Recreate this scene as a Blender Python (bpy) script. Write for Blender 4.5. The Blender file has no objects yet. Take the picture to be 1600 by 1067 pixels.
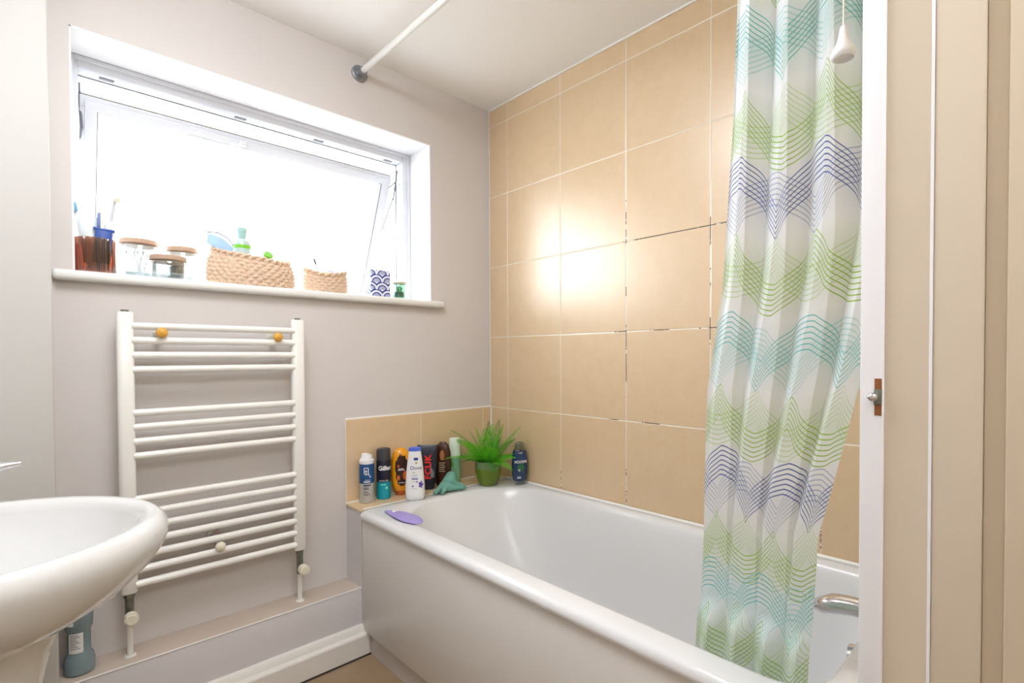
import bpy, bmesh, math, random
from mathutils import Vector, Matrix
random.seed(7)
PI = math.pi
sc = bpy.context.scene
C = sc.collection

# ------------------------------------------------------------------ camera
F, PX, PY = 801.82, 854.17, 569.77
YAW, PITCH, ROLL = 0.78684, -0.01657, -0.00309
CAM = Vector((-1.54954, -1.92793, 1.08568))
fw = Vector((math.sin(YAW)*math.cos(PITCH), math.cos(YAW)*math.cos(PITCH), math.sin(PITCH)))
rt = Vector((math.cos(YAW), -math.sin(YAW), 0)); up = rt.cross(fw)
rt2 = rt*math.cos(ROLL) + up*math.sin(ROLL); up2 = up*math.cos(ROLL) - rt*math.sin(ROLL)
cd = bpy.data.cameras.new('camera'); co = bpy.data.objects.new('camera', cd); C.objects.link(co)
M = Matrix.Identity(4)
for i in range(3):
    M[i][0] = rt2[i]; M[i][1] = up2[i]; M[i][2] = -fw[i]; M[i][3] = CAM[i]
co.matrix_world = M
cd.sensor_fit = 'HORIZONTAL'; cd.sensor_width = 36; cd.lens = F/1600*36
cd.shift_x = -(PX-800)/1600; cd.shift_y = (PY-533.5)/1600
cd.clip_start = 0.02
sc.camera = co

# ------------------------------------------------------------------ world, fill lights, exposure
w = bpy.data.worlds.new('world'); sc.world = w; w.use_nodes = True
bg = w.node_tree.nodes['Background']
bg.inputs[1].default_value = 5.6
# overcast white sky above the horizon, darker ground below it
_t = w.node_tree; _c = _t.nodes.new('ShaderNodeTexCoord'); _s = _t.nodes.new('ShaderNodeSeparateXYZ'); _r = _t.nodes.new('ShaderNodeMapRange'); _m = _t.nodes.new('ShaderNodeMix')
_m.data_type = 'RGBA'; _r.inputs[1].default_value = -.04; _r.inputs[2].default_value = .02
_m.inputs[6].default_value = (0.34, 0.35, 0.33, 1); _m.inputs[7].default_value = (0.92, 0.965, 1.0, 1)
_t.links.new(_c.outputs['Generated'], _s.inputs[0]); _t.links.new(_s.outputs[2], _r.inputs[0]); _t.links.new(_r.outputs[0], _m.inputs[0]); _t.links.new(_m.outputs[2], bg.inputs[0])
sc.view_settings.view_transform = 'Standard'; sc.view_settings.look = 'None'
sc.view_settings.gamma = 1; sc.view_settings.use_curve_mapping = False
sc.view_settings.exposure = 0.97
HALL_FILL = 7.0
BATH_FILL = 8.0

def portal(name, loc, rot, sx, sy):
    l = bpy.data.lights.new(name, 'AREA'); l.shape = 'RECTANGLE'; l.size = sx; l.size_y = sy
    l.cycles.is_portal = True
    o = bpy.data.objects.new(name, l); C.objects.link(o); o.location = loc; o.rotation_euler = rot
portal('window_portal', (-0.895, 0.42, 1.66), (-PI/2, 0, 0), 1.3, 0.9)

# ------------------------------------------------------------------ materials
def lin(c):
    r = []
    for v in c[:3]:
        v /= 255
        r.append(v/12.92 if v <= .04045 else ((v+.055)/1.055)**2.4)
    return (*r, 1)
class NT:
    def __init__(s, name):
        s.m = bpy.data.materials.new(name); s.m.use_nodes = True; s.t = s.m.node_tree
        s.b = s.t.nodes['Principled BSDF']; s.out = s.t.nodes['Material Output']
    def n(s, typ, **k):
        x = s.t.nodes.new(typ)
        for a, v in k.items(): setattr(x, a, v)
        return x
    def l(s, a, b): s.t.links.new(a, b)
    def mth(s, op, a, b=None, c=None, clamp=False):
        x = s.t.nodes.new('ShaderNodeMath'); x.operation = op; x.use_clamp = clamp
        for i, v in enumerate((a, b, c)):
            if v is None: continue
            if isinstance(v, (int, float)): x.inputs[i].default_value = v
            else: s.l(v, x.inputs[i])
        return x.outputs[0]
    def mix(s, f, a, b):
        x = s.t.nodes.new('ShaderNodeMix'); x.data_type = 'RGBA'
        for i, v in ((0, f), (6, a), (7, b)):
            if isinstance(v, (int, float)): x.inputs[i].default_value = v
            elif isinstance(v, tuple): x.inputs[i].default_value = v
            else: s.l(v, x.inputs[i])
        return x.outputs[2]
    def coords(s):
        g = s.n('ShaderNodeNewGeometry'); return g.outputs['Position']
    def noise(s, scale, detail=4, rough=.55, vec=None):
        x = s.n('ShaderNodeTexNoise'); x.inputs['Scale'].default_value = scale
        x.inputs['Detail'].default_value = detail; x.inputs['Roughness'].default_value = rough
        s.l(vec if vec is not None else s.coords(), x.inputs['Vector']); return x.outputs['Fac']
    def bump(s, h, strength, dist=.001):
        x = s.n('ShaderNodeBump'); x.inputs['Strength'].default_value = strength
        x.inputs['Distance'].default_value = dist; s.l(h, x.inputs['Height']); s.l(x.outputs[0], s.b.inputs['Normal'])
    def ramp(s, f, a, b):
        x = s.n('ShaderNodeMapRange'); x.inputs[1].default_value = a; x.inputs[2].default_value = b; x.clamp = True
        s.l(f, x.inputs[0]); return x.outputs[0]
def plain(name, rgb, rough=.5, metal=0, var=0.0, vs=30, bump=0, bs=200, coat=0, spec=.5):
    k = NT(name); c = lin(rgb)
    k.b.inputs['Roughness'].default_value = rough; k.b.inputs['Metallic'].default_value = metal
    k.b.inputs['Coat Weight'].default_value = coat; k.b.inputs['Specular IOR Level'].default_value = spec
    if var:
        d = tuple(v*(1-var) for v in c[:3])+(1,)
        k.l(k.mix(k.noise(vs), c, d), k.b.inputs['Base Color'])
    else: k.b.inputs['Base Color'].default_value = c
    if bump: k.bump(k.noise(bs, 2), bump)
    return k.m
def clear(name, tint=(255, 255, 255), gl=.12, rough=.02):
    k = NT(name); k.t.nodes.remove(k.b)
    tr = k.n('ShaderNodeBsdfTransparent'); tr.inputs[0].default_value = lin(tint)
    g = k.n('ShaderNodeBsdfGlossy'); g.inputs['Roughness'].default_value = rough
    lw = k.n('ShaderNodeLayerWeight'); lw.inputs[0].default_value = .35
    f = k.mth('MULTIPLY_ADD', lw.outputs['Facing'], gl*2.5, gl*.3, clamp=True)
    mx = k.n('ShaderNodeMixShader'); k.l(f, mx.inputs[0]); k.l(tr.outputs[0], mx.inputs[1]); k.l(g.outputs[0], mx.inputs[2])
    k.l(mx.outputs[0], k.out.inputs[0]); return k.m
def thin(name, rgb, trans=.4, rough=.6, alpha=1.0):
    """cloth or plastic that lets light through"""
    k = NT(name); c = lin(rgb)
    k.b.inputs['Base Color'].default_value = c; k.b.inputs['Roughness'].default_value = rough
    tl = k.n('ShaderNodeBsdfTranslucent'); tl.inputs[0].default_value = c
    mx = k.n('ShaderNodeMixShader'); mx.inputs[0].default_value = trans
    k.l(k.b.outputs[0], mx.inputs[1]); k.l(tl.outputs[0], mx.inputs[2])
    o = mx.outputs[0]
    if alpha < 1:
        tr = k.n('ShaderNodeBsdfTransparent'); m2 = k.n('ShaderNodeMixShader'); m2.inputs[0].default_value = alpha
        k.l(tr.outputs[0], m2.inputs[1]); k.l(o, m2.inputs[2]); o = m2.outputs[0]
    k.l(o, k.out.inputs[0]); return k.m
def emit(name, rgb, s):
    k = NT(name); k.b.inputs['Base Color'].default_value = lin(rgb)
    k.b.inputs['Emission Color'].default_value = lin(rgb); k.b.inputs['Emission Strength'].default_value = s
    return k.m

TW = 0.33258; TH = 0.33
def tile_mat(name, horiz_axis, h0, v0, mould):
    k = NT(name)
    s = k.n('ShaderNodeSeparateXYZ'); k.l(k.coords(), s.inputs[0])
    hx, hy, hz = s.outputs
    H = (hx, hy, hz)[horiz_axis]
    V = hz if horiz_axis != 9 else hz
    def line(co, o, p, wd):
        t = k.mth('WRAP', k.mth('SUBTRACT', co, o), p/2, -p/2)
        d = k.mth('ABSOLUTE', t)
        return d, k.mth('LESS_THAN', d, wd), k.ramp(d, wd*1.0, wd+.0022), t
    dh, mh, rh, th_ = line(H, h0, TW, .0015)
    dv, mv, rv, tv_ = line(V, v0, TH, .0015)
    gm = k.mth('MAXIMUM', mh, mv)
    edge = k.mth('MULTIPLY', rh, rv)
    cellh = k.mth('FLOOR', k.mth('DIVIDE', k.mth('SUBTRACT', H, h0), TW))
    cellv = k.mth('FLOOR', k.mth('DIVIDE', k.mth('SUBTRACT', V, v0), TH))
    cmb = k.n('ShaderNodeCombineXYZ'); k.l(cellh, cmb.inputs[0]); k.l(cellv, cmb.inputs[1])
    wn = k.n('ShaderNodeTexWhiteNoise'); k.l(cmb.outputs[0], wn.inputs[0])
    off = k.n('ShaderNodeVectorMath', operation='MULTIPLY_ADD'); k.l(wn.outputs['Color'], off.inputs[0])
    off.inputs[1].default_value = (5, 5, 5); k.l(k.coords(), off.inputs[2])
    n1 = k.noise(18, 6, .75, off.outputs[0]); n2 = k.noise(150, 2, .6, off.outputs[0])
    a = k.mix(k.ramp(n1, .2, .8), lin((210, 180, 138)), lin((228, 203, 166)))
    b = k.mix(k.ramp(n2, .35, .75), a, lin((221, 192, 150)))
    k2 = k.mth('MULTIPLY', wn.outputs['Value'], .25)
    b = k.mix(k2, b, lin((219, 187, 143)))
    gcol = lin((238, 232, 220))
    if mould:
        mn = k.noise(9, 2, .5); mf = k.noise(110, 2, .5)
        reg = k.mth('MULTIPLY', k.ramp(hy, -.45, -.75), k.ramp(hz, 1.95, 1.6))
        low = k.ramp(hz, .80, .58)
        mm = k.mth('GREATER_THAN', k.mth('ADD', k.mth('MULTIPLY', mn, reg), k.mth('MULTIPLY', mf, .35)), .73)
        ml = k.mth('GREATER_THAN', k.mth('ADD', k.mth('MULTIPLY', low, .3), k.mth('MULTIPLY', mf, .9)), .79)
        gc = k.mix(k.mth('MAXIMUM', mm, k.mth('MULTIPLY', ml, low)), gcol, lin((52, 40, 32)))
    else:
        gc = gcol
    k.l(k.mix(gm, b, gc), k.b.inputs['Base Color'])
    k.l(k.mth('ADD', k.mth('MULTIPLY', gm, .45), k.mth('MULTIPLY_ADD', n1, .04, .31)), k.b.inputs['Roughness'])
    k.b.inputs['Specular IOR Level'].default_value = 1.0
    k.b.inputs['IOR'].default_value = 1.7
    k.bump(k.mth('ADD', k.mth('MULTIPLY', edge, 1.0), k.mth('MULTIPLY', n2, .06)), .6, .0012)
    return k.m

M_wall = plain('painted_plaster', (216, 210, 206), .62, var=.04, vs=3, bump=.10, bs=260)
M_col = plain('painted_column', (204, 202, 197), .6, var=.03, vs=3, bump=.08, bs=260)
M_box = plain('painted_boxing', (216, 212, 212), .45, var=.05, vs=6, bump=.05, bs=200)
M_boxtop = plain('worn_boxing_top', (206, 190, 174), .5, var=.15, vs=9)
M_ceil = plain('ceiling_paint', (250, 249, 247), .8, var=.02, vs=4, bump=.25, bs=140)
M_white = plain('white_gloss_paint', (240, 240, 242), .28, var=.02, vs=8)
M_sill = plain('sill_paint', (236, 236, 232), .3, var=.03, vs=10)
M_skirt = plain('skirting_paint', (232, 228, 220), .3, var=.06, vs=12)
M_beige = plain('beige_jamb_paint', (212, 198, 176), .6, var=.04, vs=14, bump=.05, bs=200)
M_beige2 = plain('beige_hall_paint', (208, 192, 166), .6, var=.04, vs=14)
M_upvc = plain('white_upvc', (222, 225, 232), .25)
M_gasket = plain('grey_gasket', (120, 122, 130), .5)
M_grubby = plain('grubby_seal', (170, 166, 160), .6, var=.5, vs=40)
M_acr = plain('bath_acrylic', (226, 226, 226), .2)
M_panel = plain('bath_panel_acrylic', (226, 222, 216), .3, var=.02, vs=5)
M_plinth = plain('plinth_board', (205, 196, 190), .45, var=.12, vs=14)
M_caulk = plain('silicone_sealant', (240, 238, 232), .4)
M_dark = plain('dark_gap', (60, 55, 48), .8)
M_floor = plain('floor_tile', (166, 140, 110), .35, var=.3, vs=18)
M_cer = plain('white_ceramic', (222, 222, 220), .07, coat=.5)
M_rad = plain('radiator_enamel', (240, 239, 233), .22)
M_chr = plain('chrome', (215, 215, 220), .12, metal=1)
M_old = plain('tarnished_brass_nickel', (160, 166, 158), .35, metal=1, var=.5, vs=80)
M_cream = plain('cream_plastic', (232, 226, 206), .35)
M_orange = plain('varnished_pine', (232, 172, 70), .25, var=.15, vs=80)
M_flange = plain('dull_galvanised', (165, 168, 174), .4, metal=.7, var=.4, vs=70)
M_rod = plain('white_tube', (228, 228, 224), .3)
M_glass = clear('window_glass', gl=.10)
M_jar = clear('jar_glass', (248, 252, 252), gl=.22)
M_cork = plain('bamboo_lid', (204, 172, 148), .5, var=.15, vs=60)
M_mould = plain('dark_wood_recess', (150, 92, 48), .7, var=.3, vs=90)

# ------------------------------------------------------------------ mesh helpers
ORG = {}
def newbm(): return bmesh.new()
def add_box(bm, x0, x1, y0, y1, z0, z1, bev=0, seg=2):
    r = bmesh.ops.create_cube(bm, size=1)
    vs = r['verts']
    for v in vs:
        v.co = Vector(((x0+x1)/2+v.co.x*(x1-x0), (y0+y1)/2+v.co.y*(y1-y0), (z0+z1)/2+v.co.z*(z1-z0)))
    if bev:
        es = list({e for v in vs for e in v.link_edges})
        bmesh.ops.bevel(bm, geom=es, offset=bev, segments=seg, affect='EDGES', profile=.5)
def loft(bm, rings, cap0=True, cap1=True, closed=True):
    R = [[bm.verts.new(p) for p in r] for r in rings]
    n = len(R[0])
    for a, b in zip(R, R[1:]):
        for i in range(n if closed else n-1):
            j = (i+1) % n
            bm.faces.new((a[i], a[j], b[j], b[i]))
    if cap0: bm.faces.new(list(reversed(R[0])))
    if cap1: bm.faces.new(R[-1])
    return R
def lathe(bm, prof, c=(0, 0, 0), seg=32, sx=1, sy=1, cap0=True, cap1=True, flute=None):
    rings = []
    for r, z in prof:
        ring = []
        for i in range(seg):
            a = 2*PI*i/seg; rr = r*(flute(a) if flute else 1)
            ring.append((c[0]+rr*math.cos(a)*sx, c[1]+rr*math.sin(a)*sy, c[2]+z))
        rings.append(ring)
    return loft(bm, rings, cap0, cap1)
def tube(bm, pts, r, seg=12, caps=True):
    pts = [Vector(p) for p in pts]
    if not hasattr(r, '__len__'): r = [r]*len(pts)
    rings = []; pn = None
    for i, p in enumerate(pts):
        d = (pts[min(i+1, len(pts)-1)]-pts[max(i-1, 0)]).normalized()
        if pn is None:
            a = Vector((0, 0, 1)) if abs(d.z) < .9 else Vector((1, 0, 0))
            pn = (a-d*a.dot(d)).normalized()
        else: pn = (pn-d*pn.dot(d)).normalized()
        q = d.cross(pn)
        rings.append([p+(pn*math.cos(2*PI*k/seg)+q*math.sin(2*PI*k/seg))*r[i] for k in range(seg)])
    loft(bm, rings, caps, caps)
def cyl(bm, a, b, r, seg=20): tube(bm, [a, b], r, seg)
def sphere(bm, c, rx, ry=None, rz=None, seg=20):
    ry = ry or rx; rz = rz or rx
    r = bmesh.ops.create_uvsphere(bm, u_segments=seg, v_segments=seg//2+2, radius=1)
    for v in r['verts']: v.co = Vector((c[0]+v.co.x*rx, c[1]+v.co.y*ry, c[2]+v.co.z*rz))
def obj(name, bm, mat, parent=None, smooth=35, W=True):
    bmesh.ops.recalc_face_normals(bm, faces=bm.faces)
    if smooth:
        th = math.radians(smooth)
        for f in bm.faces: f.smooth = True
        for e in bm.edges:
            if len(e.link_faces) == 2 and e.calc_face_angle(0) > th: e.smooth = False
    me = bpy.data.meshes.new(name)
    off = ORG.get(parent.as_pointer(), Vector((0, 0, 0))) if (parent and W) else Vector((0, 0, 0))
    if off.length: bmesh.ops.translate(bm, verts=bm.verts, vec=-off)
    bm.to_mesh(me); bm.free()
    o = bpy.data.objects.new(name, me); C.objects.link(o)
    for m in (mat if isinstance(mat, (list, tuple)) else [mat]): me.materials.append(m)
    if parent:
        o.parent = parent
        ORG[o.as_pointer()] = off
    return o
def thing(name, label, cat, loc=(0, 0, 0), rotz=0, group=None, kind=None):
    o = bpy.data.objects.new(name, None); C.objects.link(o); o.location = loc; o.rotation_euler = (0, 0, rotz)
    o.empty_display_size = .05
    if label: o['label'] = label
    if cat: o['category'] = cat
    if group: o['group'] = group
    if kind: o['kind'] = kind
    ORG[o.as_pointer()] = Vector(loc)
    return o
def tag(o, label, cat, group=None, kind=None):
    o['label'] = label; o['category'] = cat
    if group: o['group'] = group
    if kind: o['kind'] = kind
    return o
def struct(name, bm, mat, smooth=35):
    o = obj(name, bm, mat, smooth=smooth); o['kind'] = 'structure'; return o
def text_part(body, size, mapf, mat, parent, name='lettering', W=False, spacing=1.0, bold=0, thick=.0):
    cu = bpy.data.curves.new(name, 'FONT'); cu.body = body; cu.size = size; cu.align_x = 'CENTER'; cu.align_y = 'CENTER'
    cu.space_character = spacing; cu.offset = bold; cu.resolution_u = 3
    to = bpy.data.objects.new(name, cu); C.objects.link(to)
    bpy.context.view_layer.update()
    me = bpy.data.meshes.new_from_object(to); bpy.data.objects.remove(to)
    bm = newbm(); bm.from_mesh(me); bpy.data.meshes.remove(me)
    bmesh.ops.subdivide_edges(bm, edges=[e for e in bm.edges if e.calc_length() > size*.25], cuts=2)
    for v in bm.verts: v.co = Vector(mapf(v.co.x, v.co.y))
    me = bpy.data.meshes.new(name); bm.to_mesh(me); bm.free()
    o = bpy.data.objects.new(name, me); C.objects.link(o); me.materials.append(mat); o.parent = parent
    return o
def patch(bm, mapf, x0, x1, y0, y1, nx=8, ny=4, fn=None):
    g = [[bm.verts.new(mapf(x0+(x1-x0)*i/nx, y0+(y1-y0)*j/ny)) for i in range(nx+1)] for j in range(ny+1)]
    for j in range(ny):
        for i in range(nx): bm.faces.new((g[j][i], g[j][i+1], g[j+1][i+1], g[j+1][i]))

# ------------------------------------------------------------------ room shell
XL, XW, YF, ZC = -1.87, -0.85, -1.76, 2.25         # left wall, door jamb, front wall, ceiling
WX0, WX1, WZ0, WZ1, WD = -1.466, -0.324, 1.318, 1.998, 0.30
bm = newbm()
for a in ((XL-.1, WX0, 0, WD, 0, ZC), (WX1, .1, 0, WD, 0, ZC), (WX0, WX1, 0, WD, 0, WZ0), (WX0, WX1, 0, WD, WZ1, ZC)):
    add_box(bm, *a)
struct('wall_back', bm, M_wall, 0)
bm = newbm(); add_box(bm, 0, .1, -3.6, 0, 0, ZC)
struct('wall_right', bm, tile_mat('tan_wall_tiles', 1, -.13234, 2.166, True), 0)
bm = newbm(); add_box(bm, XL-.1, XL, -3.6, 0, 0, ZC); struct('wall_left', bm, M_wall, 0)
bm = newbm(); add_box(bm, XL-.1, .1, -3.6, WD, -.1, 0); struct('floor', bm, M_floor, 0)
bm = newbm(); add_box(bm, XL-.1, .1, -3.6, WD, ZC, ZC+.1); struct('ceiling', bm, M_ceil, 0)
# wall with the doorway the view comes through
bm = newbm(); add_box(bm, XW+.012, 0, YF-.145, YF, 0, ZC); add_box(bm, XL, -1.66, YF-.12, YF, 0, ZC)
add_box(bm, -1.66, XW+.012, YF-.12, YF, 2.12, ZC)
struct('wall_front', bm, M_beige2, 0)
bm = newbm(); add_box(bm, XL-.1, .1, -3.7, -3.6, 0, ZC); struct('wall_hall', bm, M_beige2, 0)
# door lining: white strip, beige reveal with white bead imitating a lit edge, beige stop, hall architrave
dl = thing('door_1', None, None, (XW, YF, 0), kind='structure')
bm = newbm(); add_box(bm, XW-.006, XW+.012, YF-.025, YF-.001, 0, 2.12, .003)
obj('lining_strip', bm, M_white, dl)
bm = newbm(); add_box(bm, XW, XW+.012, YF-.0668, YF-.0252, 0, 2.12)
obj('lining_reveal', bm, M_beige, dl)
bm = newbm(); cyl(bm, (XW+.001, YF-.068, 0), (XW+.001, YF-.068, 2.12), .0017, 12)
obj('highlight_bead', bm, M_white, dl)
bm = newbm(); add_box(bm, XW+.001, XW+.012, YF-.113, YF-.069, 0, 2.12, .003)
obj('door_stop', bm, M_beige, dl)
bm = newbm(); add_box(bm, XW+.006, XW+.02, YF-.130, YF-.1135, 0, 2.12)
obj('rebate', bm, M_beige2, dl)
bm = newbm(); add_box(bm, XW-.004, XW+.06, YF-.165, YF-.1305, 0, 2.12, .004)
obj('architrave', bm, M_beige2, dl)
# ball catch let into the white strip
cz = 1.037
bm = newbm(); add_box(bm, XW-.0066, XW-.004, YF-.0235, YF-.0165, cz-.0215, cz+.0215)
rc = obj('catch_recess', bm, M_mould, dl)
bm = newbm(); add_box(bm, XW-.0085, XW-.005, YF-.0240, YF-.0160, cz-.009, cz+.009, .001)
obj('catch_plate', bm, M_old, dl)
bm = newbm(); sphere(bm, (XW-.011, YF-.0155, cz), .0056, seg=24)
obj('catch_ball', bm, M_chr, dl)

# column boxed in at the left of the window
bm = newbm(); add_box(bm, XL, -1.5115, -.135, 0, 0, ZC, .004, 3); struct('wall_left_column', bm, M_col)
bm = newbm(); add_box(bm, -1.5115, -1.503, -.012, 0, .237, ZC); struct('trim_3', bm, M_wall, 0)

# low boxing along the wall foot, with a worn top
bm = newbm(); add_box(bm, -1.5115, -.705, -.12, 0, 0, .237, .002)
for f in bm.faces:
    if f.normal.z > .9: f.material_index = 1
bx = obj('trim_1', bm, [M_box, M_boxtop]); bx['kind'] = 'structure'
bm = newbm(); cyl(bm, (-1.51, -.1195, .2365), (-.706, -.1195, .2365), .0025, 8); e = obj('boxing_edge_bead', bm, M_sill, bx)
# skirting with rounded top
bm = newbm()
prof = [(-.12, .105), (-.127, .105), (-.134, .103), (-.139, .096), (-.143, .084), (-.156, .078), (-.158, .074), (-.158, 0), (-.12, 0)]
loft(bm, [[(x, y, z) for y, z in prof] for x in (-1.5, -.686)])
struct('baseboard_back', bm, M_skirt, 25)
bm = newbm(); add_box(bm, -1.5, -.684, -.1605, -.157, 0, .006); struct('trim_6', bm, M_dark, 0)
# tiled ledge behind the bath head and its painted side
bm = newbm(); add_box(bm, -.706, 0, -.128, 0, .0, .519)
struct('trim_4', bm, M_box, 0)
M_tile_b = tile_mat('tan_splash_tiles', 0, -.384, 2.166, False)
bm = newbm(); add_box(bm, -.710, 0, -.008, 0, .525, .848, .001)
add_box(bm, -.711, 0, -.128, 0, .519, .5255, .001)
struct('trim_5', bm, M_tile_b, 0)
bm = newbm()
cyl(bm, (-.71, -.009, .527), (0, -.009, .527), .0035, 8)
cyl(bm, (-.71, -.005, .848), (0, -.005, .848), .0032, 8)
cyl(bm, (-.71, -.006, .52), (-.71, -.006, .848), .0022, 8)
cyl(bm, (-.002, -.004, .848), (-.002, -.004, ZC-.002), .0022, 8)
cyl(bm, (-.003, -.010, .526), (-.003, -.010, .848), .003, 8)
cyl(bm, (-.003, -.003, ZC-.003), (-.003, YF, ZC-.003), .004, 8)
struct('trim_7', bm, M_caulk)
# plastered reveal lining and sill
bm = newbm()
add_box(bm, WX0-.0005, WX0+.004, -.001, .17, WZ0, WZ1); add_box(bm, WX1-.004, WX1+.0005, -.001, .17, WZ0, WZ1)
add_box(bm, WX0, WX1, -.001, .17, WZ1-.004, WZ1+.0005)
struct('trim_8', bm, M_white, 0)
bm = newbm(); add_box(bm, -1.5105, -.275, -.034, 0, 1.297, 1.3252, .011, 4)
add_box(bm, WX0+.004, WX1-.004, -.012, .17, 1.300, 1.3250)
struct('trim_2', bm, M_sill)

# ------------------------------------------------------------------ window
wn = thing('window_1', None, None, (-.895, .17, 1.325), kind='structure')
def frame_rect(bm, x0, x1, z0, z1, y0, y1, t, bev=.004):
    add_box(bm, x0, x0+t, y0, y1, z0, z1, bev); add_box(bm, x1-t, x1, y0, y1, z0, z1, bev)
    add_box(bm, x0+t-.001, x1-t+.001, y0+.0005, y1, z0, z0+t, bev); add_box(bm, x0+t-.001, x1-t+.001, y0+.0005, y1, z1-t, z1, bev)
x0, x1, z0, z1 = WX0+.004, WX1-.004, 1.3252, WZ1-.004
bm = newbm()
add_box(bm, x0, x0+.022, .165, .235, z0, z1, .004); add_box(bm, x1-.036, x1, .165, .235, z0, z1, .004)
add_box(bm, x0+.021, x1-.035, .1655, .235, z0, z0+.036, .004); add_box(bm, x0+.021, x1-.035, .1655, .235, z1-.036, z1, .004)
frame_rect(bm, x0, x1, z0, z1, .158, .17, .014, .003)
obj('window_frame', bm, M_upvc, wn)
bm = newbm()
for a, b in (((x0+.023, z0+.03), (x0+.023, z1-.037)), ((x1-.037, z0+.03), (x1-.037, z1-.037)), ((x0+.023, z1-.037), (x1-.037, z1-.037))):
    cyl(bm, (a[0], .225, a[1]), (b[0], .225, b[1]), .0022, 6)
obj('frame_gasket', bm, M_gasket, wn)
bm = newbm()
for xx in (x0+.09, -1.0, -.72, x1-.09):
    bm = newbm(); add_box(bm, xx-.018, xx+.018, .19, .205, z1-.0385, z1-.035); obj('keep', bm, M_gasket, wn)
for xx in (-1.24, -1.06, -.9, -.62):
    bm = newbm(); add_box(bm, xx-.018, xx+.018, .19, .2, z0+.035, z0+.0385); obj('keep', bm, M_gasket, wn)
# sash, hung near the top and pushed out at the bottom
TILT = math.radians(24)
sx0, sx1, SL = -1.436, -.398, .575
PZ, PYY = 1.893, .198
def sash_pt(x, l, d):   # l = distance down the sash, d = thickness outward
    return Vector((x, PYY + l*math.sin(TILT) + d*math.cos(TILT), PZ - l*math.cos(TILT) + d*math.sin(TILT)))
def sbox(bm, xa, xb, la, lb, da, db, bev=.003):
    n0 = len(bm.verts); b2 = newbm(); add_box(b2, xa, xb, da, db, la, lb, bev)
    me = bpy.data.meshes.new('t'); 
    for v in b2.verts: v.co = sash_pt(v.co.x, v.co.z, v.co.y)
    b2.to_mesh(me); b2.free(); bm.from_mesh(me); bpy.data.meshes.remove(me)
bm = newbm(); T = .030
sbox(bm, sx0, sx1, 0, T+.008, 0, .06); sbox(bm, sx0, sx1, SL-T, SL, 0, .06)
sbox(bm, sx0, sx0+T, .001, SL-.001, .0005, .06); sbox(bm, sx1-T, sx1, .001, SL-.001, .0005, .06)
sbox(bm, sx0+.012, sx1-.012, .012, T+.012, -.006, .01); sbox(bm, sx0+.012, sx0+T+.012, .012, SL-.012, -.0055, .01)
sbox(bm, sx1-T-.012, sx1-.012, .012, SL-.012, -.0055, .01)
sash = obj('sash', bm, M_upvc, wn)
bm = newbm(); sbox(bm, sx0+.004, sx1-.004, -.004, .0, .004, .02, 0)
obj('weather_seal', bm, M_grubby, sash)
bm = newbm()
sbox(bm, sx0+T+.0115, sx0+T+.0145, T+.01, SL-T, -.002, .02, 0); sbox(bm, sx1-T-.0155, sx1-T-.0115, T+.01, SL-T, -.004, .02, 0)
sbox(bm, sx0+T+.01, sx1-T-.01, T+.0115, T+.0135, -.002, .02, 0)
obj('glazing_gasket', bm, M_gasket, sash)
bm = newbm(); sbox(bm, sx0+T, sx1-T, T+.004, SL-T, .026, .030, 0)
obj('glass', bm, M_glass, sash)
bm = newbm(); sbox(bm, -1.16, -.98, .010, .032, -.020, -.004, .004); sbox(bm, -1.01, -.985, .014, .030, -.036, -.012, .004)
obj('trickle_vent', bm, M_upvc, sash)
for xs, s in ((x1-.040, 1), (x0+.0255, -1)):
    bm = newbm()
    tube(bm, [(xs, .205, 1.93), (xs-.006*s, .232, 1.80)], .0035, 8)
    p = sash_pt(sx1 if s > 0 else sx0, .30, .03)
    tube(bm, [(xs-.006*s, .228, 1.815), (p.x+.006*s, p.y, p.z)], .003, 8)
    tube(bm, [(xs-.004*s, .21, 1.88), tuple(sash_pt(sx1+.006 if s > 0 else sx0-.006, .06, .03))], .003, 8)
    obj('friction_stay', bm, M_gasket, wn)
# outdoor sill seen below
bm = newbm(); add_box(bm, WX0, WX1, .235, WD+.04, 1.305, 1.322, .002); obj('outer_sill', bm, M_upvc, wn)

# ------------------------------------------------------------------ fill lights added out of view to brighten the rooms
def fill_panel(xc, yc, h, power, label):
    t = thing('fill_light', label, 'light', (xc, yc, ZC))
    bm = newbm(); add_box(bm, xc-h-.01, xc+h+.01, yc-h-.01, yc+h+.01, ZC-.012, ZC, .003)
    obj('base_plate', bm, M_white, t)
    bm = newbm(); add_box(bm, xc-h, xc+h, yc-h, yc+h, ZC-.11, ZC-.012, .02, 3); obj('diffuser', bm, emit('fill_glow', (244, 248, 255), power), t)
fill_panel(-1.2, -2.75, .32, HALL_FILL, 'unseen square fill light added under the hall ceiling behind the doorway')
fill_panel(-1.28, -.98, .25, BATH_FILL, 'unseen square fill light added over the bathroom floor')

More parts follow.
